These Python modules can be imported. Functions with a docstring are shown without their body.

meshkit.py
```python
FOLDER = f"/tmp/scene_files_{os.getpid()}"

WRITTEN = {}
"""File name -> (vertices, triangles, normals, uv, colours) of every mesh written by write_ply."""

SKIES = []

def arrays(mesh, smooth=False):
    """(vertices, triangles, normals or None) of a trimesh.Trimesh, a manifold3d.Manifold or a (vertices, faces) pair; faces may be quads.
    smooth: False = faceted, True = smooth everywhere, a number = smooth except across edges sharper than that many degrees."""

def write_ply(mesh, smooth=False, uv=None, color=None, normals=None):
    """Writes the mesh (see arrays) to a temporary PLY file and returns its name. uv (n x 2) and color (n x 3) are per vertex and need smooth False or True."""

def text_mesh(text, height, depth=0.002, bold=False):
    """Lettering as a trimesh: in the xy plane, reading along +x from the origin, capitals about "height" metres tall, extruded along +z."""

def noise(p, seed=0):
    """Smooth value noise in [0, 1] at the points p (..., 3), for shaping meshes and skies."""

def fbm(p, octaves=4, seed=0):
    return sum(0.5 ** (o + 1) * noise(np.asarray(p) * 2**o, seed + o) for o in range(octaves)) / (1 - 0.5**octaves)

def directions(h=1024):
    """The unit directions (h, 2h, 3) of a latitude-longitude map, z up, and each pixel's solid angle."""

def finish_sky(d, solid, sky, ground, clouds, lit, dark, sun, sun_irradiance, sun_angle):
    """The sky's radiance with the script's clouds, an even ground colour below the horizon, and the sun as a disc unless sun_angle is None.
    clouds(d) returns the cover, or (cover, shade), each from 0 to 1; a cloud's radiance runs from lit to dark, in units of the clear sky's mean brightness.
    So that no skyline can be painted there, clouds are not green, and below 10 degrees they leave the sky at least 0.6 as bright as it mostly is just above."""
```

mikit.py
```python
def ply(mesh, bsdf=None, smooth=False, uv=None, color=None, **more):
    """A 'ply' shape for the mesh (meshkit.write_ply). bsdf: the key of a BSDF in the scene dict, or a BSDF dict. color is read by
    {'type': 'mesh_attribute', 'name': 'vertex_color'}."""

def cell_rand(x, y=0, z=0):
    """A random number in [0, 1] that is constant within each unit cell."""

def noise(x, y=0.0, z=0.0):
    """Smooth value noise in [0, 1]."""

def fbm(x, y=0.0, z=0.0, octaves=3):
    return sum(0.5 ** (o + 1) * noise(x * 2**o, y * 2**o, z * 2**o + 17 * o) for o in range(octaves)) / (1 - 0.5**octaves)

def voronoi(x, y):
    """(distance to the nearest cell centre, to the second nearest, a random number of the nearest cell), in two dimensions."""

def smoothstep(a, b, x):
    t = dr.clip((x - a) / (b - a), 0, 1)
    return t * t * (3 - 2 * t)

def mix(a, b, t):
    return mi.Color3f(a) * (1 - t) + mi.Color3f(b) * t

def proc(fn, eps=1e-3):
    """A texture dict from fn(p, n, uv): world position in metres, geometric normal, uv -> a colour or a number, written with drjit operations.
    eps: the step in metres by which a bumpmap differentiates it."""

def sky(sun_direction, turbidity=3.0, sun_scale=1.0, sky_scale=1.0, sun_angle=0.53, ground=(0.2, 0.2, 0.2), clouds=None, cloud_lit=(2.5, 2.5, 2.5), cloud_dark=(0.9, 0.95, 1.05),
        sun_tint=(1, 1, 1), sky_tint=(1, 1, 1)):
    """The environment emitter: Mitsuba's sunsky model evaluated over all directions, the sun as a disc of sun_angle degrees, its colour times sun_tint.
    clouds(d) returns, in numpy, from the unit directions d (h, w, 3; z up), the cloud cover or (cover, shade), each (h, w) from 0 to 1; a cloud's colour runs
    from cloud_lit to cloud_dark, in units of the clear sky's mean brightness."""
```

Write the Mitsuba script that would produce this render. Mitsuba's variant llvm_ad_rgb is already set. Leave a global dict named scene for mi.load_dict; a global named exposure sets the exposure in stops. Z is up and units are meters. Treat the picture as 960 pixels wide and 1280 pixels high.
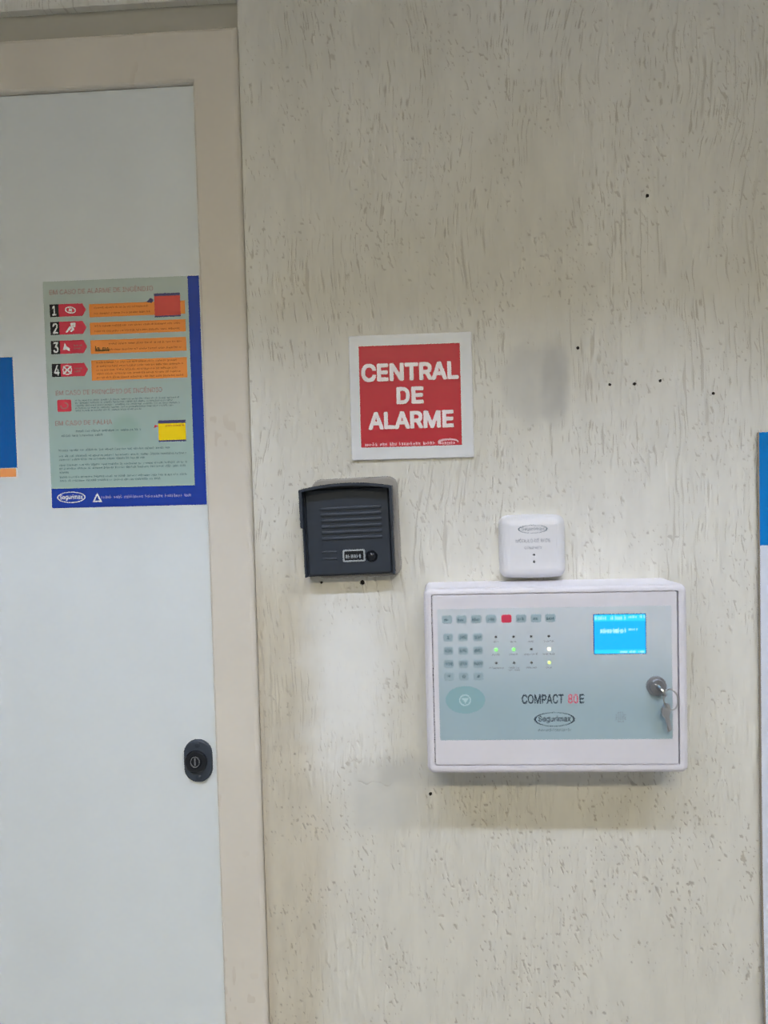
import math, random
import numpy as np, trimesh, drjit as dr, mitsuba as mi, mikit, meshkit
import manifold3d as m3
from shapely.geometry import Polygon, Point, box as sbox
from shapely import affinity
from shapely.ops import unary_union
from mikit import noise, fbm, voronoi, smoothstep, mix

T = mi.ScalarTransform4f
scene, labels = {}, {}
random.seed(7)

# ------------------------------------------------------------------ camera, lamps, exposure
# x runs along the alarm wall, z is up, the wall's plane is y = 0 and the room lies at y < 0
EYE = np.array([0.0, -1.0, 1.50])
YAW, PITCH, ROLL = (math.radians(a) for a in (3.3387, 2.2003, -1.4753))      # turned left, tipped down, rolled
_f = np.array([-math.sin(YAW) * math.cos(PITCH), math.cos(YAW) * math.cos(PITCH), -math.sin(PITCH)])
_r = np.cross(_f, [0, 0, 1]); _r /= np.linalg.norm(_r)
_u = np.cross(_r, _f)
_u2 = -math.sin(ROLL) * _r + math.cos(ROLL) * _u
scene['camera'] = {'type': 'thinlens', 'aperture_radius': 0.0035, 'focus_distance': 1.15, 'fov': math.degrees(2 * math.atan(480 / 961.0)), 'fov_axis': 'x', 'near_clip': 0.02, 'far_clip': 50.0,
                   'to_world': T().look_at(origin=EYE.tolist(), target=(EYE + _f).tolist(), up=_u2.tolist())}
exposure = 0.0
CEIL = 2.70
# two ceiling lamps: x, length in x, (near and far edge of the housing's mouth, near and far edge of the diffuser: distances from the alarm wall), height of the diffuser over the ceiling, radiance
LAMPS = [(0.02, 2.60, (1.11, 1.70), (1.41, 1.51), 0.35, (46.0, 51.5, 66.0)),
         (0.00, 1.20, (2.42, 2.78), (2.43, 2.77), 0.04, (54.5, 48.0, 34.5))]

# ------------------------------------------------------------------ helpers
def numbered(key):
    if key not in scene and key not in labels:
        return key
    n = 1
    while f'{key}_{n:03d}' in scene or f'{key}_{n:03d}' in labels:
        n += 1
    return f'{key}_{n:03d}'

def thing(name, label, category, group=None):
    key = numbered(name)
    labels[key] = {'label': label, 'category': category}
    if group:
        labels[key]['group'] = group
    return key

def put(key, mesh, mat, smooth=False, label=None, **more):
    scene[key] = mikit.ply(mesh, mat, smooth=smooth, **more)
    if label:
        labels[key] = {'label': label}
    return key

def part(parent, name, mesh, mat, smooth=False, label=None, **more):
    return put(numbered(f'{parent}__{name}'), mesh, mat, smooth, label, **more)

def structure(name, mesh, mat, smooth=False, label=None):
    put(name, mesh, mat, smooth)
    labels[name] = {'kind': 'structure'}
    if label:
        labels[name]['label'] = label

def cat(ms):
    return trimesh.util.concatenate(ms)

def tri(man):
    m = man.to_mesh()
    return trimesh.Trimesh(np.array(m.vert_properties)[:, :3], np.array(m.tri_verts), process=False)

M = 0.001                                                                    # everything on the wall is given in millimetres
_UP = np.array([[1, 0, 0, 0], [0, 0, -1, 0], [0, 1, 0, 0], [0, 0, 0, 1.0]])   # drawing plane (x, y, height) -> (x, z, towards the room)

def wallify(mesh, d0):
    """A mesh drawn in xy and raised along z, in mm: onto the wall with its back d0 mm off it."""
    m = mesh.copy()
    m.apply_translation([0, 0, d0])
    m.apply_transform(_UP)
    m.apply_scale(M)
    return m

def extr(poly, d0, d1):
    polys = [g for g in getattr(poly, 'geoms', [poly]) if g.area > 1e-6]
    return wallify(cat([trimesh.creation.extrude_polygon(g, d1 - d0, engine='earcut') for g in polys]), d0)

def rr(x0, x1, z0, z1, r=0.0):
    if r <= 0:
        return sbox(x0, z0, x1, z1)
    return sbox(x0 + r, z0 + r, x1 - r, z1 - r).buffer(r, quad_segs=8)

def plate(x0, x1, z0, z1, d0, d1, r=0.0):
    return extr(rr(x0, x1, z0, z1, r), d0, d1)

def disc(x, z, r, d0, d1, n=12):
    return extr(Point(x, z).buffer(r, quad_segs=n), d0, d1)

def dome(x, z, prof, n=40):
    """Lathed about the axis out of the wall; prof: (radius, distance off the wall) in mm, from the rim inwards."""
    m = trimesh.creation.revolve(np.array(prof, float), sections=n)
    if m.volume < 0:
        m.invert()
    m.apply_translation([x, z, 0])
    return wallify(m, 0)

def raised(x0, x1, z0, z1, d0, d1, r, e, draft=0.0, seg=24):
    """A rounded box: corner radius r, front edges rounded over by e, flat against d0."""
    ring = np.linspace(0, 2 * math.pi, 4 * seg, endpoint=False)
    rim = []
    for cx, cz in ((x0 + r, z0 + r), (x1 - r, z0 + r), (x0 + r, z1 - r), (x1 - r, z1 - r)):
        for a in ring:
            ca, sa = math.cos(a), math.sin(a)
            for b in np.linspace(0, math.pi / 2, 7):
                rim.append((cx + ca * (r - e + e * math.cos(b)), cz + sa * (r - e + e * math.cos(b)), d1 - e + e * math.sin(b)))
            rim.append((cx + ca * r - math.copysign(draft, ca), cz + sa * r - math.copysign(draft, sa), d0))
    man = m3.Manifold.hull_points(np.array(rim))
    return man

def man_wall(man):
    return wallify(tri(man), 0)

def mbox(x0, x1, z0, z1, d0, d1):
    return m3.Manifold.cube([x1 - x0, z1 - z0, d1 - d0]).translate([x0, z0, d0])

def mextr(poly, d0, d1):
    t = trimesh.creation.extrude_polygon(poly, d1 - d0, engine='earcut')
    t.merge_vertices()
    return m3.Manifold(m3.Mesh(np.asarray(t.vertices, np.float32), np.asarray(t.faces, np.uint32))).translate([0, 0, d0])

def tube(path, r, n=10, closed=False):
    """A round wire through the points (mm: x, z, distance off the wall)."""
    p = np.array(path, float)
    t = np.roll(p, -1, 0) - np.roll(p, 1, 0) if closed else np.gradient(p, axis=0)
    t /= np.linalg.norm(t, axis=1, keepdims=True)
    ref = np.array([0.21, 0.33, 0.92])
    a = np.cross(t, ref); a /= np.linalg.norm(a, axis=1, keepdims=True)
    b = np.cross(t, a)
    th = np.arange(n) * 2 * math.pi / n
    v = (p[:, None] + r * (np.cos(th)[None, :, None] * a[:, None] + np.sin(th)[None, :, None] * b[:, None])).reshape(-1, 3)
    f, m = [], len(p)
    for i in range(m if closed else m - 1):
        j = (i + 1) % m
        for k in range(n):
            l = (k + 1) % n
            f += [[i * n + k, j * n + k, j * n + l], [i * n + k, j * n + l, i * n + l]]
    if not closed:
        for i, s in ((0, 1), (m - 1, -1)):
            for k in range(1, n - 1):
                f.append([i * n, i * n + k, i * n + k + 1][::s])
    mesh = trimesh.Trimesh(v, f, process=False)
    mesh.fix_normals()
    return wallify(mesh, 0)

def words(text, x0, x1, z0, z1, d, bold=False, thick=0.2, slant=0.0):
    """Lettering fitted between x0..x1, capitals standing from z0 to z1 (mm), lying on a face d mm off the wall."""
    m = meshkit.text_mesh(text, 1.0, 1.0, bold)
    lo, hi = m.bounds
    v = m.vertices.copy()
    v[:, 0] = x0 + (v[:, 0] - lo[0]) / (hi[0] - lo[0]) * (x1 - x0) + slant * v[:, 1] * (z1 - z0)
    v[:, 1] = z0 + v[:, 1] * (z1 - z0)
    v[:, 2] *= thick
    return wallify(trimesh.Trimesh(v, m.faces, process=False), d)

def bolder(mesh, by):
    """The same lettering with strokes thicker by 2 * by mm."""
    t = mesh.copy(); t.merge_vertices()
    one = m3.Manifold(m3.Mesh(np.asarray(t.vertices / M, np.float32), np.asarray(t.faces, np.uint32)))
    if one.is_empty():
        return mesh
    out = one
    for k in range(8):
        out = out + one.translate([by * math.cos(k * math.pi / 4), 0, by * math.sin(k * math.pi / 4)])
    out = tri(out); out.apply_scale(M)
    return out

def scribble(x0, x1, z0, z1, d, seed, unit=None, thick=0.15, fill=0.62):
    """Print too small to read in the photograph: a line of letter-sized strokes in word-sized runs."""
    rnd, h = random.Random(seed), z1 - z0
    unit = unit or h * 0.75
    out, x, left = [], x0, rnd.randint(2, 8)
    while x < x1 - unit * 0.5:
        if left == 0:
            x += unit * 0.8
            left = rnd.randint(2, 9)
            continue
        w = unit * rnd.uniform(0.55, 0.9)
        tall = h * rnd.choice((0.72, 0.72, 1.0))
        kind = rnd.randint(0, 2)
        s = unit * 0.24
        xe = min(x + w * 0.85, x1)
        out.append(sbox(x, z0, min(x + s, x1), z0 + tall))
        if kind != 1:
            out.append(sbox(max(xe - s, x), z0, xe, z0 + h * 0.72))
        if kind != 0:
            out.append(sbox(x, z0 + h * 0.3, xe, z0 + h * 0.3 + s))
        else:
            out.append(sbox(x, z0 + h * 0.72 - s, xe, z0 + h * 0.72))
        x += w + unit * 0.16
        left -= 1
    return extr(unary_union(out), d, d + thick)

def ellipse(x, z, a, b, n=16):
    return affinity.translate(affinity.scale(Point(0, 0).buffer(1.0, quad_segs=n), a, b), x, z)

def oval_ring(x, z, a, b, t_side, t_top):
    return ellipse(x, z, a, b).difference(ellipse(x, z, a - t_side, b - t_top))

# ------------------------------------------------------------------ materials
def rgb(c):
    return {'type': 'rgb', 'value': list(map(float, c))}

def srgb(r, g, b):
    return [(x / 255 / 12.92 if x < 10 else ((x / 255 + 0.055) / 1.055) ** 2.4) for x in (r, g, b)]

def plain(name, c, rough=0.5, spec=0.4, metallic=0.0):
    scene[name] = {'type': 'twosided', 'bsdf': {'type': 'principled', 'base_color': rgb(c) if isinstance(c, (list, tuple)) else c, 'roughness': rough, 'specular': spec, 'metallic': metallic}}

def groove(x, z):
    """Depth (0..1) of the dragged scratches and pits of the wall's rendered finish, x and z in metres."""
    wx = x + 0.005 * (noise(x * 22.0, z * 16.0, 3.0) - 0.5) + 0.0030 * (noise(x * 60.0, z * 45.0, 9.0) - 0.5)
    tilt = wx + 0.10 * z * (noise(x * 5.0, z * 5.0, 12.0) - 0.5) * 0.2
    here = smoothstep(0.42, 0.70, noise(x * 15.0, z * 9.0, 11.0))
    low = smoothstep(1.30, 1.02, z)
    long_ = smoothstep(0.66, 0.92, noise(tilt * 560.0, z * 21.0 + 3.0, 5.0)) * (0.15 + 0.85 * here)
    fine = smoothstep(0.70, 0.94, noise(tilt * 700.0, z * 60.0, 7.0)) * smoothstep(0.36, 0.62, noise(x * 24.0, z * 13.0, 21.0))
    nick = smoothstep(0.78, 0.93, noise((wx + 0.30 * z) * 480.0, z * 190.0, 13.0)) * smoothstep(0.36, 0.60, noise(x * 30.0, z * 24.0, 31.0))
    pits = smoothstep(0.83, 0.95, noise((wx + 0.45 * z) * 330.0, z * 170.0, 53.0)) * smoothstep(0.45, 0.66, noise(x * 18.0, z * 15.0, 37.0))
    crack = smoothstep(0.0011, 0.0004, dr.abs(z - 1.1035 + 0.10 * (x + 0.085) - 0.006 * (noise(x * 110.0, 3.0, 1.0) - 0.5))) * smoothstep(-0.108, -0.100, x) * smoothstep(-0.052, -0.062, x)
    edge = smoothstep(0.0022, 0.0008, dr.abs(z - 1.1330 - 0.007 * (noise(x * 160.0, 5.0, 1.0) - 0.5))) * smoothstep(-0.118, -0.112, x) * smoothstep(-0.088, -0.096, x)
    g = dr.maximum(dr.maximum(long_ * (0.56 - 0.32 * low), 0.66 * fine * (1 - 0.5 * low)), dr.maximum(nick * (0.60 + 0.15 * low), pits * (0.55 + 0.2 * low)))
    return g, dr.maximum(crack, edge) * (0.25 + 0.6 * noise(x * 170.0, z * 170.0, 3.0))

def spot(x, z, cx, cz, a, b, soft=0.35, wob=0.35):
    """1 inside a ragged blot centred at (cx, cz) of half sizes a, b (metres), 0 outside."""
    d = dr.power(dr.power(dr.abs((x - cx) / a), 3.5) + dr.power(dr.abs((z - cz) / b), 3.5) + 1e-6, 1 / 3.5) + wob * (fbm(x * 30.0, z * 30.0, cx * 50.0) - 0.5) * 2
    return 1 - smoothstep(1 - soft, 1 + soft * 0.4, d)

def filled(x, z):
    """Where filler has been smoothed over the finish."""
    a = spot(x, z, 0.146, 1.622, 0.040, 0.055)
    b = spot(x, z, -0.066, 1.085, 0.055, 0.052)
    c = spot(x, z, -0.110, 1.235, 0.050, 0.105, 0.6)
    return dr.maximum(dr.maximum(a, b), 0.75 * c)

def wall_colour(p, n, uv):
    x, z = p.x, p.z
    base = mix((0.640, 0.630, 0.560), (0.700, 0.698, 0.648), smoothstep(0.35, 0.65, fbm(x * 3.2, z * 2.4, 4.0)))
    fine = fbm(x * 70.0, z * 22.0, 8.0)
    base = base * (0.94 + 0.12 * fine)
    near = smoothstep(-0.120, -0.185, x + 0.06 * (fbm(x * 14.0, z * 7.0, 2.0) - 0.5)) * smoothstep(1.46, 1.32, z)
    base = mix(base, mi.Color3f(0.53, 0.488, 0.385) * (0.9 + 0.2 * fine), 0.85 * near)                    # hand dirt by the door frame
    base = mix(base, mi.Color3f(0.42, 0.36, 0.28), 0.40 * smoothstep(-0.217, -0.2285, x) * smoothstep(1.6, 1.3, z))
    base = mix(base, (0.765, 0.775, 0.745), 0.8 * spot(x, z, -0.112, 1.24, 0.062, 0.15, 0.8))            # fresh white paint
    base = mix(base, (0.46, 0.46, 0.43), 0.50 * spot(x, z, 0.143, 1.627, 0.040, 0.058) * (0.75 + 0.5 * fbm(x * 60.0, z * 40.0, 77.0)))                 # grey filler
    base = mix(base, (0.40, 0.40, 0.375), 0.45 * spot(x, z, 0.165, 1.620, 0.018, 0.052, 0.4) * (0.6 + 0.8 * fbm(x * 70.0, z * 35.0, 78.0)))
    base = mix(base, (0.55, 0.555, 0.52), 0.62 * spot(x, z, -0.066, 1.085, 0.056, 0.052, 0.5) * (0.6 + 0.8 * fbm(x * 60.0, z * 50.0, 79.0)))
    base = mix(base, (0.46, 0.465, 0.44), 0.50 * spot(x, z, -0.045, 1.120, 0.030, 0.024, 0.6))
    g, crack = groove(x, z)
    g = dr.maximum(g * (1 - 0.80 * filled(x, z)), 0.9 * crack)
    return mix(base, mi.Color3f(0.285, 0.25, 0.19), 0.60 * smoothstep(0.10, 0.95, g))                     # dirt tone in the scratches, with their shade painted in too

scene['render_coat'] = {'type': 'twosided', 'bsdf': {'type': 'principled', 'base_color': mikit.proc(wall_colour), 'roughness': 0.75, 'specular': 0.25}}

def door_colour(p, n, uv):
    return mi.Color3f(0.66, 0.71, 0.72) * (0.975 + 0.05 * fbm(p.x * 9.0, p.z * 5.0, 2.0))

def frame_colour(p, n, uv):
    f = fbm(p.x * 12.0, p.z * 6.0, 5.0)
    c = mi.Color3f(0.640, 0.605, 0.530) * (0.96 + 0.08 * f)
    return mix(c, mi.Color3f(0.50, 0.44, 0.35), 0.35 * smoothstep(0.70, 0.80, noise(p.x * 160.0, p.z * 90.0, 1.0)) * smoothstep(0.55, 0.75, noise(p.x * 20.0, p.z * 14.0, 6.0)))

plain('door_paint', mikit.proc(door_colour), 0.42, 0.4)
plain('frame_paint', mikit.proc(frame_colour), 0.5, 0.35)
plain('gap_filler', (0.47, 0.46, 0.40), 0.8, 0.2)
plain('white_plaster', (0.74, 0.73, 0.70), 0.8, 0.2)
plain('far_wall_paint', (0.33, 0.33, 0.33), 0.8, 0.2)
def tile_colour(p, n, uv):
    fx, fy = p.x / 0.45 - dr.floor(p.x / 0.45), p.y / 0.45 - dr.floor(p.y / 0.45)
    e = dr.minimum(dr.minimum(fx, 1 - fx), dr.minimum(fy, 1 - fy))
    return mix((0.08, 0.08, 0.08), mi.Color3f(0.26, 0.28, 0.31) * (0.9 + 0.2 * fbm(p.x * 8.0, p.y * 8.0, 1.0)), smoothstep(0.004, 0.008, e))
plain('floor_tile', mikit.proc(tile_colour), 0.35, 0.4)
plain('lamp_metal', (0.10, 0.10, 0.10), 0.5, 0.3)

plain('white_plastic', srgb(211, 210, 216), 0.38, 0.45)
plain('module_plastic', srgb(212, 213, 215), 0.45, 0.4)
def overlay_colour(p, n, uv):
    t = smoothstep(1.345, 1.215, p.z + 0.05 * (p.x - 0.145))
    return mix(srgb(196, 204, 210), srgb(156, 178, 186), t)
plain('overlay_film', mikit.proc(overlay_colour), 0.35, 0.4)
plain('key_grey', srgb(150, 172, 180), 0.45, 0.4)
plain('key_legend', srgb(66, 92, 104), 0.5, 0.3)
plain('key_red', srgb(205, 62, 88), 0.4, 0.4)
plain('pad_teal', srgb(136, 172, 178), 0.45, 0.35)
plain('pad_pale', srgb(176, 202, 206), 0.45, 0.35)
plain('print_grey', srgb(120, 128, 138), 0.6, 0.3)
plain('print_dark', srgb(38, 54, 70), 0.5, 0.3)
plain('print_faint', srgb(96, 112, 120), 0.5, 0.3)
plain('print_red', srgb(205, 92, 112), 0.5, 0.3)
plain('led_off', srgb(48, 52, 56), 0.25, 0.5)
plain('seam_shade', srgb(52, 50, 58), 0.6, 0.3)
plain('steel', (0.56, 0.57, 0.58), 0.22, 0.5, 1.0)
plain('dark_steel', (0.30, 0.31, 0.33), 0.35, 0.5, 0.7)
plain('lcd_bezel', srgb(18, 62, 140), 0.3, 0.4)

plain('black_plastic', srgb(44, 52, 62), 0.40, 0.4)
plain('black_slat', srgb(52, 60, 70), 0.45, 0.4)
plain('black_gloss', srgb(22, 26, 32), 0.18, 0.5)
plain('grey_plastic', srgb(150, 147, 140), 0.55, 0.3)
plain('label_grey', srgb(150, 156, 160), 0.4, 0.4)
plain('hole_dark', srgb(40, 38, 34), 0.8, 0.2)

plain('sign_white', srgb(216, 219, 220), 0.4, 0.4)
plain('sign_red', srgb(184, 46, 56), 0.42, 0.4)
plain('sign_letter', srgb(238, 232, 232), 0.5, 0.3)
plain('sign_small', srgb(234, 190, 196), 0.5, 0.3)

def paper_colour(p, n, uv):
    c = mix(srgb(176, 190, 184), srgb(160, 186, 180), smoothstep(1.75, 1.52, p.z))
    ring = dr.sqrt(dr.square(p.x + 0.398) + dr.square(p.z - 1.578))
    return mix(c, srgb(146, 178, 164), 0.6 * (1 - smoothstep(0.012, 0.026, ring)))
plain('poster_paper', mikit.proc(paper_colour), 0.35, 0.4)
plain('poster_blue', srgb(34, 62, 158), 0.35, 0.4)
plain('poster_orange', srgb(236, 148, 70), 0.4, 0.4)
plain('poster_red', srgb(212, 64, 82), 0.4, 0.4)
plain('poster_bright_red', srgb(214, 84, 74), 0.4, 0.4)
plain('poster_yellow', srgb(250, 218, 10), 0.4, 0.4)
plain('poster_navy', srgb(70, 66, 110), 0.4, 0.4)
plain('poster_black', srgb(26, 28, 30), 0.4, 0.4)
plain('poster_white', srgb(232, 236, 236), 0.4, 0.4)
plain('poster_heading', srgb(172, 130, 122), 0.5, 0.3)
plain('poster_text', srgb(112, 134, 132), 0.5, 0.3)
plain('poster_orange_text', srgb(190, 112, 48), 0.5, 0.3)
plain('poster_brown', srgb(92, 62, 26), 0.5, 0.3)
plain('poster_footer_text', srgb(150, 150, 196), 0.5, 0.3)
plain('flyer_blue', srgb(10, 92, 168), 0.4, 0.4)
plain('flyer_orange', srgb(238, 160, 96), 0.4, 0.4)
plain('flyer_paper', srgb(226, 224, 218), 0.5, 0.3)
plain('board_blue', srgb(0, 122, 200), 0.35, 0.4)
plain('board_white', srgb(212, 218, 230), 0.4, 0.4)
plain('board_edge', srgb(150, 142, 130), 0.6, 0.3)

def glow(c):
    return {'type': 'area', 'radiance': rgb(c)}

# ------------------------------------------------------------------ the setting
X_L, X_R, Y_F = -1.9, 1.9, -4.2
OPEN_X, OPEN_Z = -0.2305, 2.1275          # the door opening in the wall
DOOR_R, HEAD = -0.2900, 2.0200            # the frame's inner edges
DOOR_L = DOOR_R - 0.82
FR_OUT, FR_TOP = -0.2312, 2.0875          # the frame's outer edges

def steps(lo, hi, a, b, fine, coarse):
    """Coordinates from lo to hi, close together between a and b."""
    out = [np.arange(lo, a, coarse)] if lo < a - 1e-9 else []
    out.append(np.linspace(a, b, max(2, int(round((b - a) / fine)) + 1)))
    if b < hi - 1e-9:
        out.append(np.append(np.arange(b + coarse, hi - coarse * 0.5, coarse), hi))
    return np.concatenate(out)

def coat_sheet(xs, zs):
    """The wall's finish as relief: xs by zs vertices moved towards the room, with its edges folded back."""
    gx, gz = np.meshgrid(xs, zs)
    x, z = mi.Float(gx.ravel().astype(np.float32)), mi.Float(gz.ravel().astype(np.float32))
    keep = np.array(1 - 0.9 * filled(x, z))
    g, crack = groove(x, z)
    g = np.maximum(np.array(g) * keep, np.array(crack))
    swell = np.array(fbm(x * 16.0, z * 11.0, 6.0))
    streak = np.array(fbm(x * 190.0, z * 26.0, 15.0, 2)) * keep
    ridge = np.array(smoothstep(0.55, 0.80, noise((x + 0.006 * (noise(x * 30.0, z * 24.0, 2.0) - 0.5)) * 150.0, z * 30.0, 41.0)) * smoothstep(0.45, 0.62, noise(x * 8.0, z * 7.0, 19.0))) * keep
    h = 0.0011 * swell + 0.0007 * streak + 0.0011 * ridge - 0.0012 * g
    h = (h - 0.0012).reshape(gx.shape)
    edge = np.clip(np.minimum(np.minimum(gx - xs[0], xs[-1] - gx), np.minimum(gz - zs[0], zs[-1] - gz)) / 0.004, 0, 1)
    v = np.stack([gx, -h - 0.0005 * edge, gz], -1)
    rows, cols = gx.shape
    i = np.arange(rows * cols).reshape(rows, cols)
    a, b, c, d = i[:-1, :-1].ravel(), i[:-1, 1:].ravel(), i[1:, 1:].ravel(), i[1:, :-1].ravel()
    f = np.concatenate([np.stack([a, b, c], 1), np.stack([a, c, d], 1)])
    v = v.reshape(-1, 3)
    loop = np.concatenate([i[0, :], i[1:, -1], i[-1, -2::-1], i[-2:0:-1, 0]])
    back = v[loop].copy(); back[:, 1] = 0.14
    k, n = len(v), len(loop)
    j = np.arange(n); jn = (j + 1) % n
    side = np.concatenate([np.stack([loop[j], k + j, loop[jn]], 1), np.stack([loop[jn], k + j, k + jn], 1)])
    return trimesh.Trimesh(np.vstack([v, back]), np.vstack([f, side]), process=False)

wall = cat([coat_sheet(steps(OPEN_X, X_R, OPEN_X, 0.52, 0.0010, 0.02), steps(0.0, CEIL, 0.70, 2.20, 0.0016, 0.02)),
            coat_sheet(steps(DOOR_L - 0.062, OPEN_X, -0.70, OPEN_X, 0.003, 0.02), steps(OPEN_Z, CEIL, OPEN_Z, 2.20, 0.003, 0.02)),
            coat_sheet(np.arange(X_L, DOOR_L - 0.061, 0.02), np.arange(0, CEIL + 0.01, 0.02))])
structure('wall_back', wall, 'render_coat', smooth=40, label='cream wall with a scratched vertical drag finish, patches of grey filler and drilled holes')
for hx, hz, r in ((194.2, 1664.8, 2.0), (233.7, 1616.9, 1.9), (264.7, 1616.9, 2.0), (296.7, 1619.9, 1.8), (362.1, 1601.6, 2.0), (283.6, 1851.6, 2.0), (-6.6, 1088.6, 2.1), (-142.9, 1370.8, 1.6), (-89.1, 1369.9, 3.0)):
    part('wall_back', 'drilled_hole', dome(hx, hz, [(0, -1.5), (r, -1.5), (r, 1.4), (r * 0.7, 1.8), (0, 1.9)], 14), 'hole_dark', smooth=35)

def slab(x0, x1, y0, y1, z0, z1):
    m = trimesh.creation.box(extents=(x1 - x0, y1 - y0, z1 - z0))
    m.apply_translation(((x0 + x1) / 2, (y0 + y1) / 2, (z0 + z1) / 2))
    return m

structure('floor', slab(X_L - 0.1, X_R + 0.1, Y_F - 0.1, 0.14, -0.1, 0.0), 'floor_tile')
structure('wall_left', slab(X_L - 0.1, X_L, Y_F - 0.1, 0.14, 0.0, CEIL), 'far_wall_paint')
structure('wall_right', slab(X_R, X_R + 0.1, Y_F - 0.1, 0.14, 0.0, CEIL), 'far_wall_paint')
structure('wall_front', slab(X_L, X_R, Y_F - 0.1, Y_F, 0.0, CEIL), 'far_wall_paint')
ys, pieces = [0.14], []
for x, lx, (ma, mb), em, dep, L in LAMPS:
    pieces.append(slab(X_L - 0.1, X_R + 0.1, -ma, ys[-1], CEIL, CEIL + 0.03))
    pieces.append(slab(X_L - 0.1, x - lx / 2, -mb, -ma, CEIL, CEIL + 0.03))
    pieces.append(slab(x + lx / 2, X_R + 0.1, -mb, -ma, CEIL, CEIL + 0.03))
    ys.append(-mb)
pieces.append(slab(X_L - 0.1, X_R + 0.1, Y_F - 0.1, ys[-1], CEIL, CEIL + 0.03))
structure('ceiling', cat(pieces), 'white_plaster')
for (x, lx, (ma, mb), (ea, eb), dep, L), which in zip(LAMPS, ('deep recessed ceiling lamp nearest the alarm wall', 'shallow recessed ceiling lamp further from the alarm wall')):
    k = thing('ceiling_lamp', which, 'ceiling lamp')
    t, top, lo_ = 0.012, CEIL + dep + 0.005, CEIL + 0.031
    part(k, 'housing', cat([slab(x - lx / 2 - t, x + lx / 2 + t, -mb - t, -ma + t, top, top + t),
                            slab(x - lx / 2 - t, x + lx / 2 + t, -mb - t, -mb, lo_, top), slab(x - lx / 2 - t, x + lx / 2 + t, -ma, -ma + t, lo_, top),
                            slab(x - lx / 2 - t, x - lx / 2, -mb, -ma, lo_, top), slab(x + lx / 2, x + lx / 2 + t, -mb, -ma, lo_, top)]), 'lamp_metal')
    q = trimesh.Trimesh([[x - lx / 2, -eb, 0], [x + lx / 2, -eb, 0], [x + lx / 2, -ea, 0], [x - lx / 2, -ea, 0]], [[0, 2, 1], [0, 3, 2]], process=False)
    q.apply_translation([0, 0, top - 0.005])
    part(k, 'diffuser', q, 'lamp_metal', emitter=glow(L))

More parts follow.
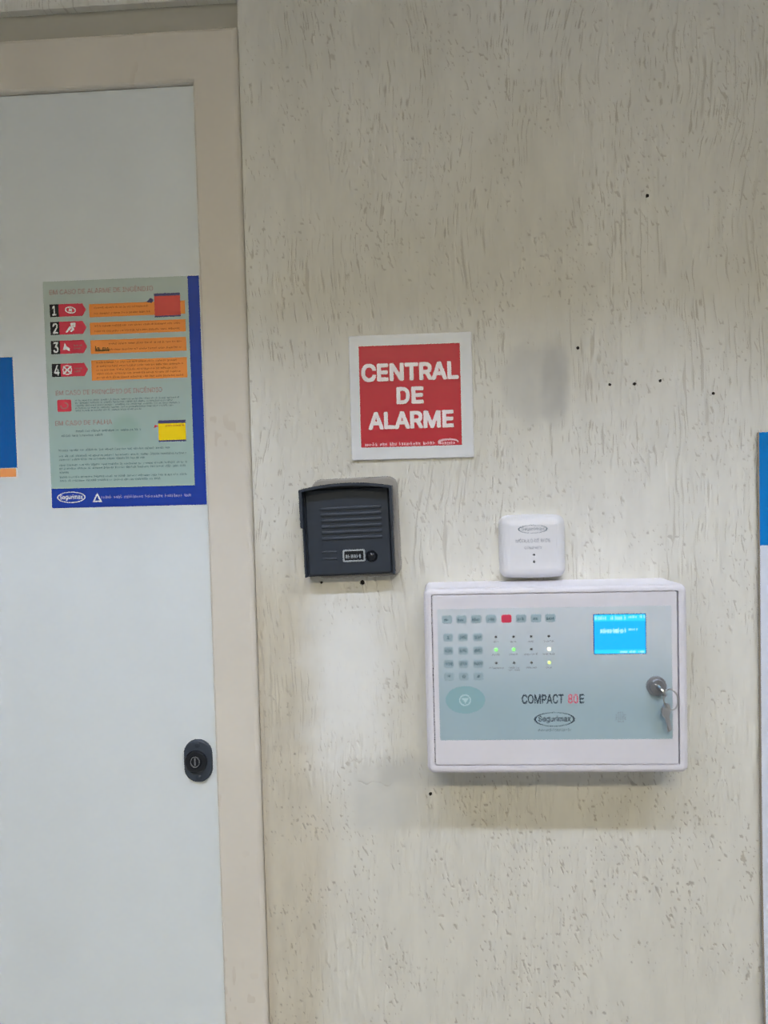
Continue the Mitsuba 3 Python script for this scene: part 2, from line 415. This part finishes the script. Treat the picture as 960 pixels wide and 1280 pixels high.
# door frame, door and the recess over the frame
def rounded_profile(w, dep, r_in, r_out, back=-90):
    pts = [(0, back)]
    for t in np.linspace(0, math.pi / 2, 5):
        pts.append((r_in - r_in * math.cos(t), dep - r_in + r_in * math.sin(t)))
    for t in np.linspace(math.pi / 2, 0, 9):
        pts.append((w - r_out + r_out * math.cos(t), dep - r_out + r_out * math.sin(t)))
    pts.append((w, back))
    return pts

W = (FR_OUT - DOOR_R) * 1000
H = (FR_TOP - HEAD) * 1000
def member(w, length):
    t = trimesh.creation.extrude_polygon(Polygon(rounded_profile(w, 8.0, 4, 7.0)), length, engine='earcut')
    t.merge_vertices()
    return m3.Manifold(m3.Mesh(np.asarray(t.vertices, np.float32), np.asarray(t.faces, np.uint32)))
def affine(man, rows):
    return man.transform(np.array(rows, float))
span, N = (DOOR_R - DOOR_L) * 1000, math.hypot(W, H)
# x along the wall from the right inner edge, y off the wall, z up; the head's ends and the jambs' tops are cut on the mitre
right = affine(member(W, FR_TOP * 1000), [[1, 0, 0, 0], [0, 1, 0, 0], [0, 0, 1, 0]]).trim_by_plane([H / N, 0, -W / N], -W * HEAD * 1000 / N)
left = right.mirror([1, 0, 0]).translate([-span, 0, 0])
head = affine(member(H, span + 2 * W), [[0, 0, 1, -span - W], [0, 1, 0, 0], [1, 0, 0, HEAD * 1000]])
head = head.trim_by_plane([-H / N, 0, W / N], W * HEAD * 1000 / N).trim_by_plane([H / N, 0, W / N], (W * HEAD * 1000 - H * span) / N)
t_ = tri(right + left + head)
t_ = trimesh.Trimesh(np.stack([t_.vertices[:, 0] + DOOR_R * 1000, -t_.vertices[:, 1], t_.vertices[:, 2]], 1) * M, t_.faces[:, ::-1], process=False)
if t_.volume < 0:
    t_.invert()
structure('trim_1', t_, 'frame_paint', smooth=40, label='cream painted metal door frame with a rounded outer edge')
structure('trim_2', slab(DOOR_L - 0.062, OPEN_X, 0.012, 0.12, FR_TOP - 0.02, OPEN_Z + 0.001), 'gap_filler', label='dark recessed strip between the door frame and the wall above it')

labels['door_1'] = {'kind': 'structure', 'label': 'smooth pale blue-white flush door'}
part('door_1', 'leaf', slab(DOOR_L + 0.001, DOOR_R - 0.001, 0.0, 0.036, 0.008, HEAD - 0.001), 'door_paint')
# lock: an oblong black rose with two screws, a round cylinder and its keyway
CX, CZ = -315.5, 1135.0
lk = part('door_1', 'lock', man_wall(raised(CX - 19, CX + 19, CZ - 28.5, CZ + 28.5, -1, 5.0, 18.5, 2.5)), 'black_slat', smooth=35, label='oblong black lock plate with a round key cylinder')
part(lk, 'cylinder', dome(CX - 1.8, CZ, [(0, 4), (15, 4), (15, 8.0), (14.0, 9.0), (8.5, 9.0), (7.2, 7.2), (0, 7.2)], 40), 'black_gloss', smooth=35)
part(lk, 'keyway', cat([extr(oval_ring(CX - 2.6, CZ, 6.4, 7.4, 1.0, 1.0), 7.0, 8.6), plate(CX - 3.6, CX - 1.8, CZ - 5, CZ + 5, 7.0, 8.0)]), 'dark_steel')
for s in (-1, 1):
    part(lk, 'screw', dome(CX + 0.8, CZ + 22 * s, [(0, 4.0), (3.8, 4.0), (3.7, 5.4), (2.2, 6.1), (0, 6.3)], 20), 'black_plastic', smooth=35)

# ------------------------------------------------------------------ the emergency poster on the door (A4)
po = thing('poster', 'pale green fire alarm instruction poster with orange rows and a blue border on the door', 'poster')
part(po, 'sheet', plate(-502.0, -292.4, 1477.0, 1776.2, 0.1, 0.6), 'poster_paper')
D = 0.6
part(po, 'blue_border', extr(unary_union([sbox(-307.4, 1477, -292.4, 1776.2), sbox(-502, 1477, -292.4, 1502.8)]), D, D + 0.1), 'poster_blue')
D2 = D + 0.1
part(po, 'heading', words('EM CASO DE ALARME DE INCÊNDIO', -493.4, -353.8, 1759.0, 1765.0, D), 'poster_heading')
part(po, 'heading', words('EM CASO DE PRINCÍPIO DE INCÊNDIO', -490.5, -346.6, 1626.6, 1632.6, D), 'poster_heading')
part(po, 'heading', words('EM CASO DE FALHA', -493.0, -415.6, 1586.6, 1592.6, D), 'poster_heading')
rows = [('1', 1729.8, 1746.2, 1727.4, 1744.6), ('2', 1706.2, 1723.2, 1704.4, 1720.4), ('3', 1681.0, 1698.4, 1679.4, 1697.4), ('4', 1650.9, 1668.2, 1644.4, 1671.0)]
for i, (ch, a, b, c, d) in enumerate(rows):
    x = -493.9 - 0.2 * i
    nb = part(po, 'number_tab', extr(sbox(x, a, x + 12, b), D, D + 0.1), 'poster_black')
    part(nb, 'number', words(ch, x + 3.2, x + 10.2 if ch != '1' else x + 8.6, a + 2, b - 2, D2, True), 'poster_white')
    zc, h = (a + b) / 2, (b - a) / 2
    ar = part(po, 'arrow_tab', extr(Polygon([(x + 12, a), (x + 44, a), (x + 49, zc), (x + 44, b), (x + 12, b)]), D, D + 0.1), 'poster_red')
    ix = x + (28 if i < 2 else 21)
    if i == 0:
        pic = [affinity.rotate(oval_ring(ix, zc, 7.5, 4.6, 1.5, 1.5), -12), affinity.rotate(sbox(ix - 2.2, zc - 1.8, ix + 2.2, zc + 1.8), -12)]
    elif i == 1:
        pic = [Polygon([(ix - 8, zc - 6), (ix - 5.5, zc - 6), (ix + 1, zc), (ix - 1.5, zc + 2.4), (ix - 3.5, zc)]), Polygon([(ix - 1, zc + 6), (ix + 6, zc + 7), (ix + 7, zc + 4.5), (ix + 2, zc + 3), (ix + 4.5, zc - 2.5), (ix + 0.5, zc - 6), (ix - 1.5, zc - 4.5), (ix + 1, zc - 1.5)]), Point(ix + 4.6, zc + 2.0).buffer(1.7)]
    elif i == 2:
        pic = [Polygon([(ix - 5, zc - 4), (ix - 2, zc + 6), (ix, zc + 1), (ix + 4.5, zc - 2), (ix + 4, zc - 5.5), (ix - 1, zc - 3)])]
    else:
        pic = [affinity.rotate(sbox(ix - 7.5, zc - 1.1, ix + 7.5, zc + 1.1), a_, (ix, zc)) for a_ in (42, -42)] + [oval_ring(ix, zc, 6.4, 6.4, 1.3, 1.3)]
    part(ar, 'pictogram', extr(unary_union(pic), D2, D2 + 0.1), 'poster_white')
    if i >= 2:
        part(ar, 'small_print', cat([scribble(x + 31, x + 43, zc + 0.6, zc + 3.2, D2, 50 + i), scribble(x + 31, x + 42, zc - 3.2, zc - 0.6, D2, 60 + i)]), 'poster_heading')
    og = part(po, 'orange_bar', extr(sbox(-440.6, c, -312.2, d), D, D + 0.1), 'poster_orange')
    n = (2, 2, 2, 5)[i]
    x1 = -356 if i == 0 else -316
    lines = []
    for k in range(n):
        zb = d - (d - c) * (k + 0.85) / (n + 0.35)
        lines.append(scribble(-434 + (18 if i == 2 else 0), x1 - (random.random() * 14 if i in (0, 3) else 2), zb, zb + 2.6, D2, 10 * i + k))
    part(og, 'small_print', cat(lines), 'poster_orange_text')
    if i == 2:
        part(og, 'stamp', cat([scribble(-434.4, -415.6, 1683.0, 1689.4, D2, 91, unit=4.0, thick=0.2), extr(sbox(-434.4, 1682.6, -415.6, 1684.6), D2, D2 + 0.2)]), 'poster_brown')
bx = part(po, 'red_box', plate(-352.8, -318.2, 1726.0, 1751.6, D2, D2 + 0.1), 'poster_bright_red')
for z0_, z1_ in ((1751.6, 1755.0), (1724.2, 1726.0)):
    part(bx, 'dark_edge', plate(-352.8, -318.2, z0_, z1_, D2, D2 + 0.15), 'poster_navy')
part(bx, 'pointer', cat([extr(Polygon([(-363, 1744.5), (-356, 1743), (-353.4, 1747), (-358, 1749.8)]), D2 + 0.0, D2 + 0.15)]), 'poster_navy')
sq = part(po, 'red_icon', plate(-489.2, -470.0, 1604.8, 1620.6, D, D + 0.1, 2.0), 'poster_red')
part(sq, 'pictogram', extr(oval_ring(-479.6, 1612.7, 5.6, 4.4, 1.4, 1.2).difference(sbox(-486, 1613, -479.6, 1620)), D2, D2 + 0.1), 'poster_heading')
par = [scribble(-464.6, -324 - (50 if k == 4 else 8 * (k % 2)), 1618.0 - 3.4 * k, 1620.4 - 3.4 * k, D, 200 + k) for k in range(5)]
par += [scribble(-465, -376, 1577.0, 1580.2, D, 210), scribble(-485, -428, 1571.4, 1574.6, D, 211)]
for k, (zt, x1) in enumerate(((1555.2, -337.2), (1547.6, -317), (1543.0, -372), (1535.6, -316.8), (1531.0, -318), (1526.0, -476), (1519.6, -317.4), (1514.8, -352))):
    par.append(scribble(-489.6, x1, zt - 3.0, zt, D, 220 + k))
part(po, 'small_print', cat(par), 'poster_text')
ye = part(po, 'yellow_box', plate(-353.6, -316.9, 1563.2, 1585.2, D, D + 0.1), 'poster_yellow')
for z0_, z1_ in ((1585.2, 1589.2), (1561.2, 1563.2)):
    part(ye, 'dark_edge', plate(-353.6, -316.9, z0_, z1_, D, D + 0.1), 'poster_navy')
part(ye, 'small_print', scribble(-344, -318, 1581.0, 1583.6, D + 0.1, 301), 'poster_orange_text')
part(ye, 'pointer', extr(Polygon([(-359.5, 1579.5), (-353.8, 1582), (-357.8, 1584)]), D, D + 0.1), 'poster_red')
lg = part(po, 'oval_logo', extr(oval_ring(-475.2, 1490.9, 19.4, 7.4, 1.6, 1.0), D2, D2 + 0.1), 'poster_white')
part(lg, 'lettering', words('Segurimax', -491.0, -459.4, 1488.6, 1494.4, D2, True), 'poster_white')
part(po, 'triangle_mark', extr(Polygon([(-446.4, 1483.9), (-439.6, 1496.4), (-433.4, 1483.9)]).difference(Polygon([(-443.4, 1485.6), (-439.6, 1492.4), (-436.6, 1485.6)])), D2, D2 + 0.1), 'poster_white')
part(po, 'footer_print', scribble(-434.4, -310.4, 1488.0, 1492.4, D2, 320), 'poster_footer_text')

# the flyer half out of the frame on the left
fl = thing('flyer', 'blue flyer with an orange strip along its foot on the door, left of the poster', 'poster')
part(fl, 'sheet', plate(-757, -547.0, 1518.6, 1679.6, 0.1, 0.6), 'flyer_paper')
part(fl, 'blue_panel', plate(-757, -547.6, 1532.4, 1679.2, 0.6, 0.8), 'flyer_blue')
part(fl, 'orange_strip', plate(-757, -549.5, 1520.4, 1531.6, 0.6, 0.8), 'flyer_orange')

# ------------------------------------------------------------------ the red sign
sg = thing('sign', 'square red sign reading CENTRAL DE ALARME on a white plate on the wall', 'sign')
part(sg, 'plate', man_wall(raised(-98.4, 59.8, 1529.6, 1689.8, 0.0, 4.0, 1.5, 0.8)), 'sign_white', smooth=35)
part(sg, 'red_panel', plate(-85.5, 44.6, 1545.7, 1676.0, 4.0, 4.3), 'sign_red')
for s, x0, x1, z0, z1 in (('CENTRAL', -82.2, 41.6, 1631.6, 1651.8), ('D', -37.4, -21.6, 1601.6, 1621.0), ('E', -18.2, -4.0, 1601.6, 1621.0), ('ALARME', -74.6, 34.0, 1570.0, 1589.8)):
    part(sg, 'lettering', bolder(words(s, x0, x1, z0, z1, 4.3, True, 0.5), 0.7), 'sign_letter')
part(sg, 'small_print', scribble(-80.3, 10.2, 1547.2, 1551.8, 4.3, 401, unit=3.6), 'sign_small')
part(sg, 'oval_logo', cat([extr(ellipse(27.0, 1550.6, 13.2, 4.0).difference(ellipse(28.0, 1549.6, 11.0, 2.6)), 4.3, 4.5), scribble(14.0, 39.6, 1547.4, 1551.0, 4.3, 402, unit=3.2, thick=0.3)]), 'sign_small')

# ------------------------------------------------------------------ the door intercom
ic = thing('intercom', 'dark grey hooded intercom speaker with a grey back plate below the red sign', 'intercom')
TILT = T().translate([-0.1, 0, 1.44]).rotate([0, 1, 0], -1.3).translate([0.1, 0, -1.44])
def ipart(parent, name, mesh, mat, smooth=False, label=None, **more):
    m = mesh.copy(); m.apply_transform(np.array(TILT.matrix, float))
    return part(parent, name, m, mat, smooth, label, **more)
ipart(ic, 'back_plate', man_wall(raised(-150.0, -38.2, 1377.5, 1507.0, 0.0, 9.0, 13.0, 3.0)), 'grey_plastic', smooth=35, label='grey back plate with rounded corners')
# the black shell: a tray, open at the bottom, round a sunken face; the hood's sides step back at mid height
x0, x1, zb, zs, zt = -160.5, -45.8, 1382.5, 1446.0, 1493.5
def arch(grow, z_low):
    xs = np.linspace(x0 - grow, x1 + grow, 25)
    return Polygon([(x0 - grow, z_low), (x1 + grow, z_low)] + [(x, zt + grow + 6.0 * (1 - ((x - (x0 + x1) / 2) / ((x1 - x0) / 2)) ** 2)) for x in xs[::-1]])
base = mextr(arch(0, zb), 3, 22)
walls = mextr(arch(0, zb).difference(arch(-2.2, zb - 20)), 21, 33)
hood = mextr(arch(1.4, zs).difference(arch(-2.2, zs - 20)), 14, 41)
ipart(ic, 'shell', man_wall(base + walls + hood), 'black_plastic', smooth=30, label='black shell with a hood over its upper half')
ipart(ic, 'face', man_wall(raised(-156.6, -49.6, 1384.5, 1494.0, 20.0, 26.0, 4.0, 2.0)), 'black_plastic', smooth=30)
for k in range(6):
    z = 1469.0 - 7.62 * k
    sl = raised(-140.5 + 3, -62.5 + 3, z - 1.9, z + 1.9, 25.5, 28.2, 1.9, 1.2, seg=4)
    ipart(ic, 'speaker_slat', man_wall(sl), 'black_slat', smooth=35)
for z in (1413.6, 1405.0):
    ipart(ic, 'small_slat', man_wall(raised(-138.5, -118.5, z - 1.3, z + 1.3, 25.5, 27.2, 1.3, 0.8, seg=4)), 'black_slat', smooth=35)
nm = ipart(ic, 'name_window', extr(rr(-111.6, -83.0, 1400.0, 1415.6, 2.0).difference(rr(-109.6, -85.0, 1402.0, 1413.6, 1.0)), 25.8, 27.4), 'label_grey', label='small name window with a silver outline')
ipart(nm, 'pane', plate(-109.8, -84.8, 1401.8, 1413.8, 25.6, 26.4), 'black_gloss')
ipart(nm, 'small_print', scribble(-108.0, -86.0, 1404.4, 1411.0, 26.4, 501, unit=4.0, thick=0.1), 'label_grey')
ipart(ic, 'call_button', dome(-74.6, 1406.4, [(0, 25), (7.4, 25), (7.4, 27.2), (6.6, 28.2), (6.0, 27.0), (4.6, 28.6), (2.4, 29.8), (0, 30.2)], 32), 'black_gloss', smooth=40)

# ------------------------------------------------------------------ the white module over the panel
mo = thing('alarm_module', 'small square white plastic module on the wall just above the alarm box', 'alarm module')
cz = 1414.0
def pillow():
    pts = []
    for sx in np.linspace(-1, 1, 41):
        for k in range(2):
            s = -1 if k == 0 else 1
            bulge = 1.6 * (1 - sx * sx)
            pts.append((130.2 + sx * 41.2, cz + s * (39.0 + bulge)))
    for sz in np.linspace(-1, 1, 41):
        for s in (-1, 1):
            pts.append((130.2 + s * (40.6 + 0.9 * (1 - sz * sz)), cz + sz * 38.6))
    outline = Polygon(pts).convex_hull.buffer(-11).buffer(11, quad_segs=10)
    stack = []
    for ins, d in ((0.8, 0), (0.2, 4), (0.0, 10), (0.3, 14), (1.2, 18), (2.8, 21), (5.2, 23.2), (8.2, 24.6), (12.5, 25.4)):
        g = outline.buffer(-ins, quad_segs=10)
        stack += [(x, z, d) for x, z in g.exterior.coords]
    return m3.Manifold.hull_points(np.array(stack))
part(mo, 'case', man_wall(pillow()), 'module_plastic', smooth=30)
lg = part(mo, 'oval_logo', extr(oval_ring(130.0, 1436.6, 18.6, 5.2, 1.7, 0.45), 25.3, 25.55), 'print_faint')
part(lg, 'lettering', words('Segurimax', 115.6, 144.6, 1435.2, 1439.2, 25.3, False, 0.2), 'print_faint')
part(mo, 'lettering', words('MÓDULO DE REDE', 108.4, 151.8, 1419.8, 1424.0, 25.35, False, 0.15), 'print_grey')
part(mo, 'lettering', words('COMPACT', 119.2, 141.2, 1411.4, 1414.6, 25.35, False, 0.15), 'print_grey')
for z in (1404.2, 1395.4):
    part(mo, 'indicator', dome(130.9, z, [(0, 25), (1.5, 25), (1.5, 25.7), (0.8, 26.2), (0, 26.3)], 16), 'led_off', smooth=35)

# ------------------------------------------------------------------ the alarm panel
pn = thing('alarm_control_box', 'white fire alarm control box with keypad and lit blue screen on the wall', 'alarm box')
DEP = 80.0
bx0, bx1, bz0, bz1 = -8.6, 301.6, 1145.4, 1371.6
dx0, dx1, dz0, dz1 = 1.0, 290.0, 1156.2, 1363.0
case = raised(bx0, bx1, bz0, bz1, 0.0, DEP, 9.0, 6.0, 6.5) - mextr(rr(dx0 - 0.7, dx1 + 1.5, dz0 - 0.7, dz1 + 1.0, 2.4), DEP - 16, DEP + 5)
part(pn, 'case', man_wall(case), 'white_plastic', smooth=30)
part(pn, 'seam_backing', plate(dx0 - 0.7, dx1 + 1.5, dz0 - 0.7, dz1 + 1.0, DEP - 15.9, DEP - 9), 'seam_shade')  # dark sheet added behind the door, painting the shade in its seam
dr_ = part(pn, 'door', man_wall(raised(dx0, dx1, dz0, dz1, DEP - 9, DEP - 0.6, 2.0, 1.0)), 'white_plastic', smooth=30)
F0 = DEP - 0.6
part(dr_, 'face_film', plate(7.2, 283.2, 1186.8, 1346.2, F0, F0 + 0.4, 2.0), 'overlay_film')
F1 = F0 + 0.4
def key_button(x, z, mat, w=12.2, h=9.6):
    return part(pn, 'button', man_wall(raised(x - w / 2, x + w / 2, z - h / 2, z + h / 2, F0, F1 + 0.7, 2.2, 0.5, seg=4)), mat, smooth=35)
for i, x in enumerate((18.8, 36.2, 53.6, 71.4, 89.6, 107.0, 124.6, 141.6)):
    b = key_button(x, 1333.6, 'key_red' if i == 4 else 'key_grey')
    if i == 4:
        labels[b] = {'label': 'red button'}
    else:
        wd = 3.2 if i in (0, 3, 6) else 4.6
        part(b, 'legend', scribble(x - wd, x + wd, 1331.6, 1335.4, F1 + 0.7, 600 + i, unit=3.0, thick=0.1), 'key_legend')
pads = ['1', '2ABC', '3DEF', '4GHI', '5JKL', '6MNO', '7PQRS', '8TUV', '9WXYZ', '*', '0', '#']
for r in range(4):
    for c in range(3):
        x, z = 19.8 + 17.6 * c, (1311.8, 1295.8, 1279.8, 1264.4)[r]
        b = key_button(x, z, 'key_grey', 11.4, 9.4)
        s = pads[3 * r + c]
        wd = 0.9 + 0.85 * len(s)
        part(b, 'legend', words(s, x - wd, x + wd, z - 1.7, z + 1.7, F1 + 0.7, True, 0.1), 'key_legend')
ov = part(pn, 'oval_pad', extr(ellipse(38.6, 1235.9, 23.8, 16.8), F1, F1 + 0.3), 'pad_teal', label='teal oval pad with a pale round mark')
part(ov, 'mark', extr(unary_union([oval_ring(38.2, 1235.6, 7.2, 7.0, 1.5, 1.5), sbox(34.4, 1236.2, 42.0, 1238.2), Polygon([(35.2, 1236.4), (41.4, 1236.4), (38.8, 1231.6)])]), F1 + 0.3, F1 + 0.4), 'pad_pale')
# indicators: three rows of four, some lit, each with a line of print too small to read
lit = {(1, 0): (0.30, 1.5, 0.25), (1, 1): (0.30, 1.4, 0.25), (1, 3): (2.6, 2.2, 1.2), (2, 3): (0.9, 1.3, 0.35)}
prints = []
for r, z in enumerate((1311.8, 1296.4, 1280.2)):
    for c, x in enumerate((76.6, 97.6, 118.4, 139.4)):
        m = dome(x, z, [(0, F1 - 0.2), (2.1, F1 - 0.2), (2.1, F1 + 0.5), (1.4, F1 + 1.2), (0, F1 + 1.5)] if (r, c) in lit else [(0, F1 - 0.2), (1.5, F1 - 0.2), (1.5, F1 + 0.3), (0.8, F1 + 0.6), (0, F1 + 0.7)], 16)
        more = {'emitter': glow(lit[r, c])} if (r, c) in lit else {}
        k = part(pn, 'indicator', m, 'led_off', smooth=35, **more)
        if more:
            labels[k] = {'label': 'lit yellow-white indicator' if (r, c) == (1, 3) else 'lit green indicator'}
        w = (3.2, 3.6, 3.6, 6.0, 5.0, 5.4, 8.6, 7.6, 8.2, 6.6, 6.4, 3.6)[4 * r + c]
        prints.append(scribble(x - w, x + w, z - 6.9, z - 4.7, F1, 700 + 4 * r + c, unit=1.5, thick=0.1))
        if (r, c) == (2, 1):
            prints.append(scribble(x - w, x + w, z - 9.6, z - 7.4, F1, 750, unit=1.5, thick=0.1))
part(dr_, 'small_print', cat(prints), 'print_grey')
# name, oval logo and web address
part(dr_, 'lettering', words('COMPACT', 106.0, 155.6, 1230.8, 1241.4, F1, True, 0.15), 'print_dark')
for ch, x0_, x1_ in (('8', 160.8, 166.2), ('0', 167.2, 172.8)):
    part(dr_, 'lettering', words(ch, x0_, x1_, 1230.8, 1241.4, F1, True, 0.15), 'print_red', label='red digit')
part(dr_, 'lettering', words('E', 174.4, 179.6, 1230.8, 1241.4, F1, True, 0.15), 'print_dark')
lg = part(pn, 'oval_logo', extr(oval_ring(144.4, 1211.4, 24.2, 8.6, 2.2, 0.6), F1, F1 + 0.15), 'print_dark')
part(lg, 'lettering', words('Segurimax', 125.2, 163.6, 1209.0, 1215.2, F1, True, 0.15), 'print_dark')
part(dr_, 'lettering', words('www.segurimax.com.br', 124.8, 163.6, 1197.2, 1200.6, F1, False, 0.15), 'print_faint')
# the screen
sc = part(pn, 'screen', plate(191.8, 253.4, 1289.2, 1337.4, F1 - 0.2, F1 + 0.2), 'lcd_bezel', label='lit blue screen with pale lettering')
def lit_plate(x0, x1, z0, z1, d, c, name):
    q = trimesh.Trimesh([[x0 * M, -d * M, z0 * M], [x1 * M, -d * M, z0 * M], [x1 * M, -d * M, z1 * M], [x0 * M, -d * M, z1 * M]], [[0, 1, 2], [0, 2, 3]], process=False)
    return part(sc, name, q, 'lcd_bezel', emitter=glow(c))
BLUE, CYAN, PALE = (0.010, 0.50, 1.02), (0.030, 0.72, 1.05), (0.55, 1.02, 1.02)
lit_plate(192.8, 252.6, 1294.6, 1328.6, F1 + 0.3, BLUE, 'display')
lit_plate(192.8, 252.6, 1328.6, 1336.6, F1 + 0.3, CYAN, 'status_bar')
lit_plate(192.8, 252.6, 1289.9, 1294.6, F1 + 0.3, CYAN, 'status_bar')
for i, (x0_, x1_, z0_, z1_, u_) in enumerate((
    (193.4, 209.2, 1330.4, 1335.8, 2.3), (212.0, 230.0, 1330.2, 1335.6, 2.3), (233.0, 243.4, 1332.0, 1335.4, 1.8), (246.2, 252.2, 1331.8, 1336.0, 2.0),
    (200.0, 231.6, 1314.2, 1321.2, 2.8), (200.6, 230.6, 1315.0, 1320.6, 2.4), (233.0, 244.0, 1317.2, 1320.8, 1.8), (222.8, 252.0, 1290.4, 1294.0, 2.4))):
    part(sc, 'lettering', scribble(x0_, x1_, z0_, z1_, F1 + 0.3, 800 + i, unit=u_, thick=0.1), 'lcd_bezel', emitter=glow(PALE))
# sounder holes
part(pn, 'sounder_grille', extr(unary_union([Point(222.4 + 2.6 * i, 1213.6 + 2.6 * j).buffer(0.62, quad_segs=3) for i in range(-2, 3) for j in range(-2, 3) if abs(i) + abs(j) < 4]), F1, F1 + 0.1), 'print_grey')
# lock with its keys
LX, LZ = 264.2, 1250.8
lo = part(pn, 'lock', dome(LX, LZ, [(0, F1 - 1), (11.6, F1 - 1), (11.6, F1 + 3.0), (10.6, F1 + 4.2), (9.4, F1 + 4.4), (9.0, F1 + 7.0), (8.2, F1 + 7.8), (0, F1 + 7.8)], 40), 'dark_steel', smooth=35, label='round steel lock cylinder')
kb = thing('key', 'steel key pushed into the lock of the alarm box', 'key')
def key_shape(bow_r, hole, blade, w):
    g = unary_union([ellipse(0, 0, bow_r, bow_r * 0.86), sbox(bow_r * 0.7, -w / 2, bow_r + blade, w / 2)])
    teeth = [Polygon([(bow_r + 4 + 3.2 * k, -w / 2 - 0.01), (bow_r + 5.4 + 3.2 * k, -w / 2 + 1.5), (bow_r + 6.8 + 3.2 * k, -w / 2 - 0.01)]) for k in range(int((blade - 6) / 3.2))]
    return g.difference(unary_union(teeth + [Point(-bow_r * 0.55, 0).buffer(hole)]))
# in the lock: its plane stands nearly upright, its bow points at the room
g1 = trimesh.creation.extrude_polygon(key_shape(9.0, 2.2, 8.0, 6.5), 2.2, engine='earcut')
m1 = trimesh.Trimesh(np.stack([g1.vertices[:, 2] - 1.1, g1.vertices[:, 1], -g1.vertices[:, 0]], 1), g1.faces, process=False)
m1.fix_normals()
m1.apply_transform(trimesh.transformations.rotation_matrix(math.radians(32), [0, 0, 1]))
m1.apply_translation([LX, LZ, F1 + 7.8 + 15.0])
put(kb + '__bow', wallify(m1, 0), 'steel')
# the split ring through its bow, and the spare key hanging from the ring
kr = thing('key_ring', 'thin steel wire ring through the key in the alarm box lock', 'key ring')
ring = [(275.0 + 7.5 * math.cos(t) , 1240.0 + 11.5 * math.sin(t), F1 + 20.5 + 3.5 * math.cos(t + 0.6)) for t in np.linspace(0, 2 * math.pi, 40, endpoint=False)]
put(kr + '__wire', tube(ring, 0.9, 8, closed=True), 'steel', smooth=60)
k2 = thing('key', 'spare steel key hanging down from the key ring on the alarm box', 'key')
g2 = trimesh.creation.extrude_polygon(key_shape(9.0, 2.4, 17.0, 6.5), 2.0, engine='earcut')
g2.apply_transform(trimesh.transformations.rotation_matrix(math.radians(-76), [0, 0, 1]))
g2.apply_transform(trimesh.transformations.rotation_matrix(math.radians(38), [0, 1, 0]))
g2.apply_translation([270.2, 1225.6, F1 + 15.0])
put(k2 + '__bow', wallify(g2, 0), 'steel')

# ------------------------------------------------------------------ the board on the right, its foot curling off the wall
bd = thing('notice_board', 'tall white board with a blue head hanging on the wall at the right edge', 'board')
def bent(x0, x1, z0, z1, d0, d1, n=60):
    zs = np.linspace(z0, z1, n)
    lift = 13.0 * np.clip((1130 - zs) / 430, 0, 1.5) ** 2
    ring = lambda x: [(x, z, d0 + l) for z, l in zip(zs, lift)]
    q = np.array([[(x, z, d + l) for z, l in zip(zs, lift)] for x, d in ((x0, d0), (x1, d0), (x1, d1), (x0, d1))])
    v, f = q.reshape(-1, 3), []
    for a in range(4):
        b = (a + 1) % 4
        for i in range(n - 1):
            f += [[a * n + i, b * n + i, b * n + i + 1], [a * n + i, b * n + i + 1, a * n + i + 1]]
    for i, s in ((0, 1), (n - 1, -1)):
        f += [[i, 3 * n + i, 2 * n + i][::s], [i, 2 * n + i, n + i][::s]]
    m = trimesh.Trimesh(v, f, process=False)
    m.fix_normals()
    return wallify(m, 0)
part(bd, 'backing', bent(414.4, 1000.0, 690.0, 1550.6, 4.0, 9.0), 'board_edge', smooth=30)
part(bd, 'white_sheet', bent(415.2, 1000.0, 690.0, 1408.6, 9.0, 9.5), 'board_white', smooth=30)
part(bd, 'blue_head', bent(415.0, 1000.0, 1408.6, 1550.6, 9.0, 9.6), 'board_blue', smooth=30)
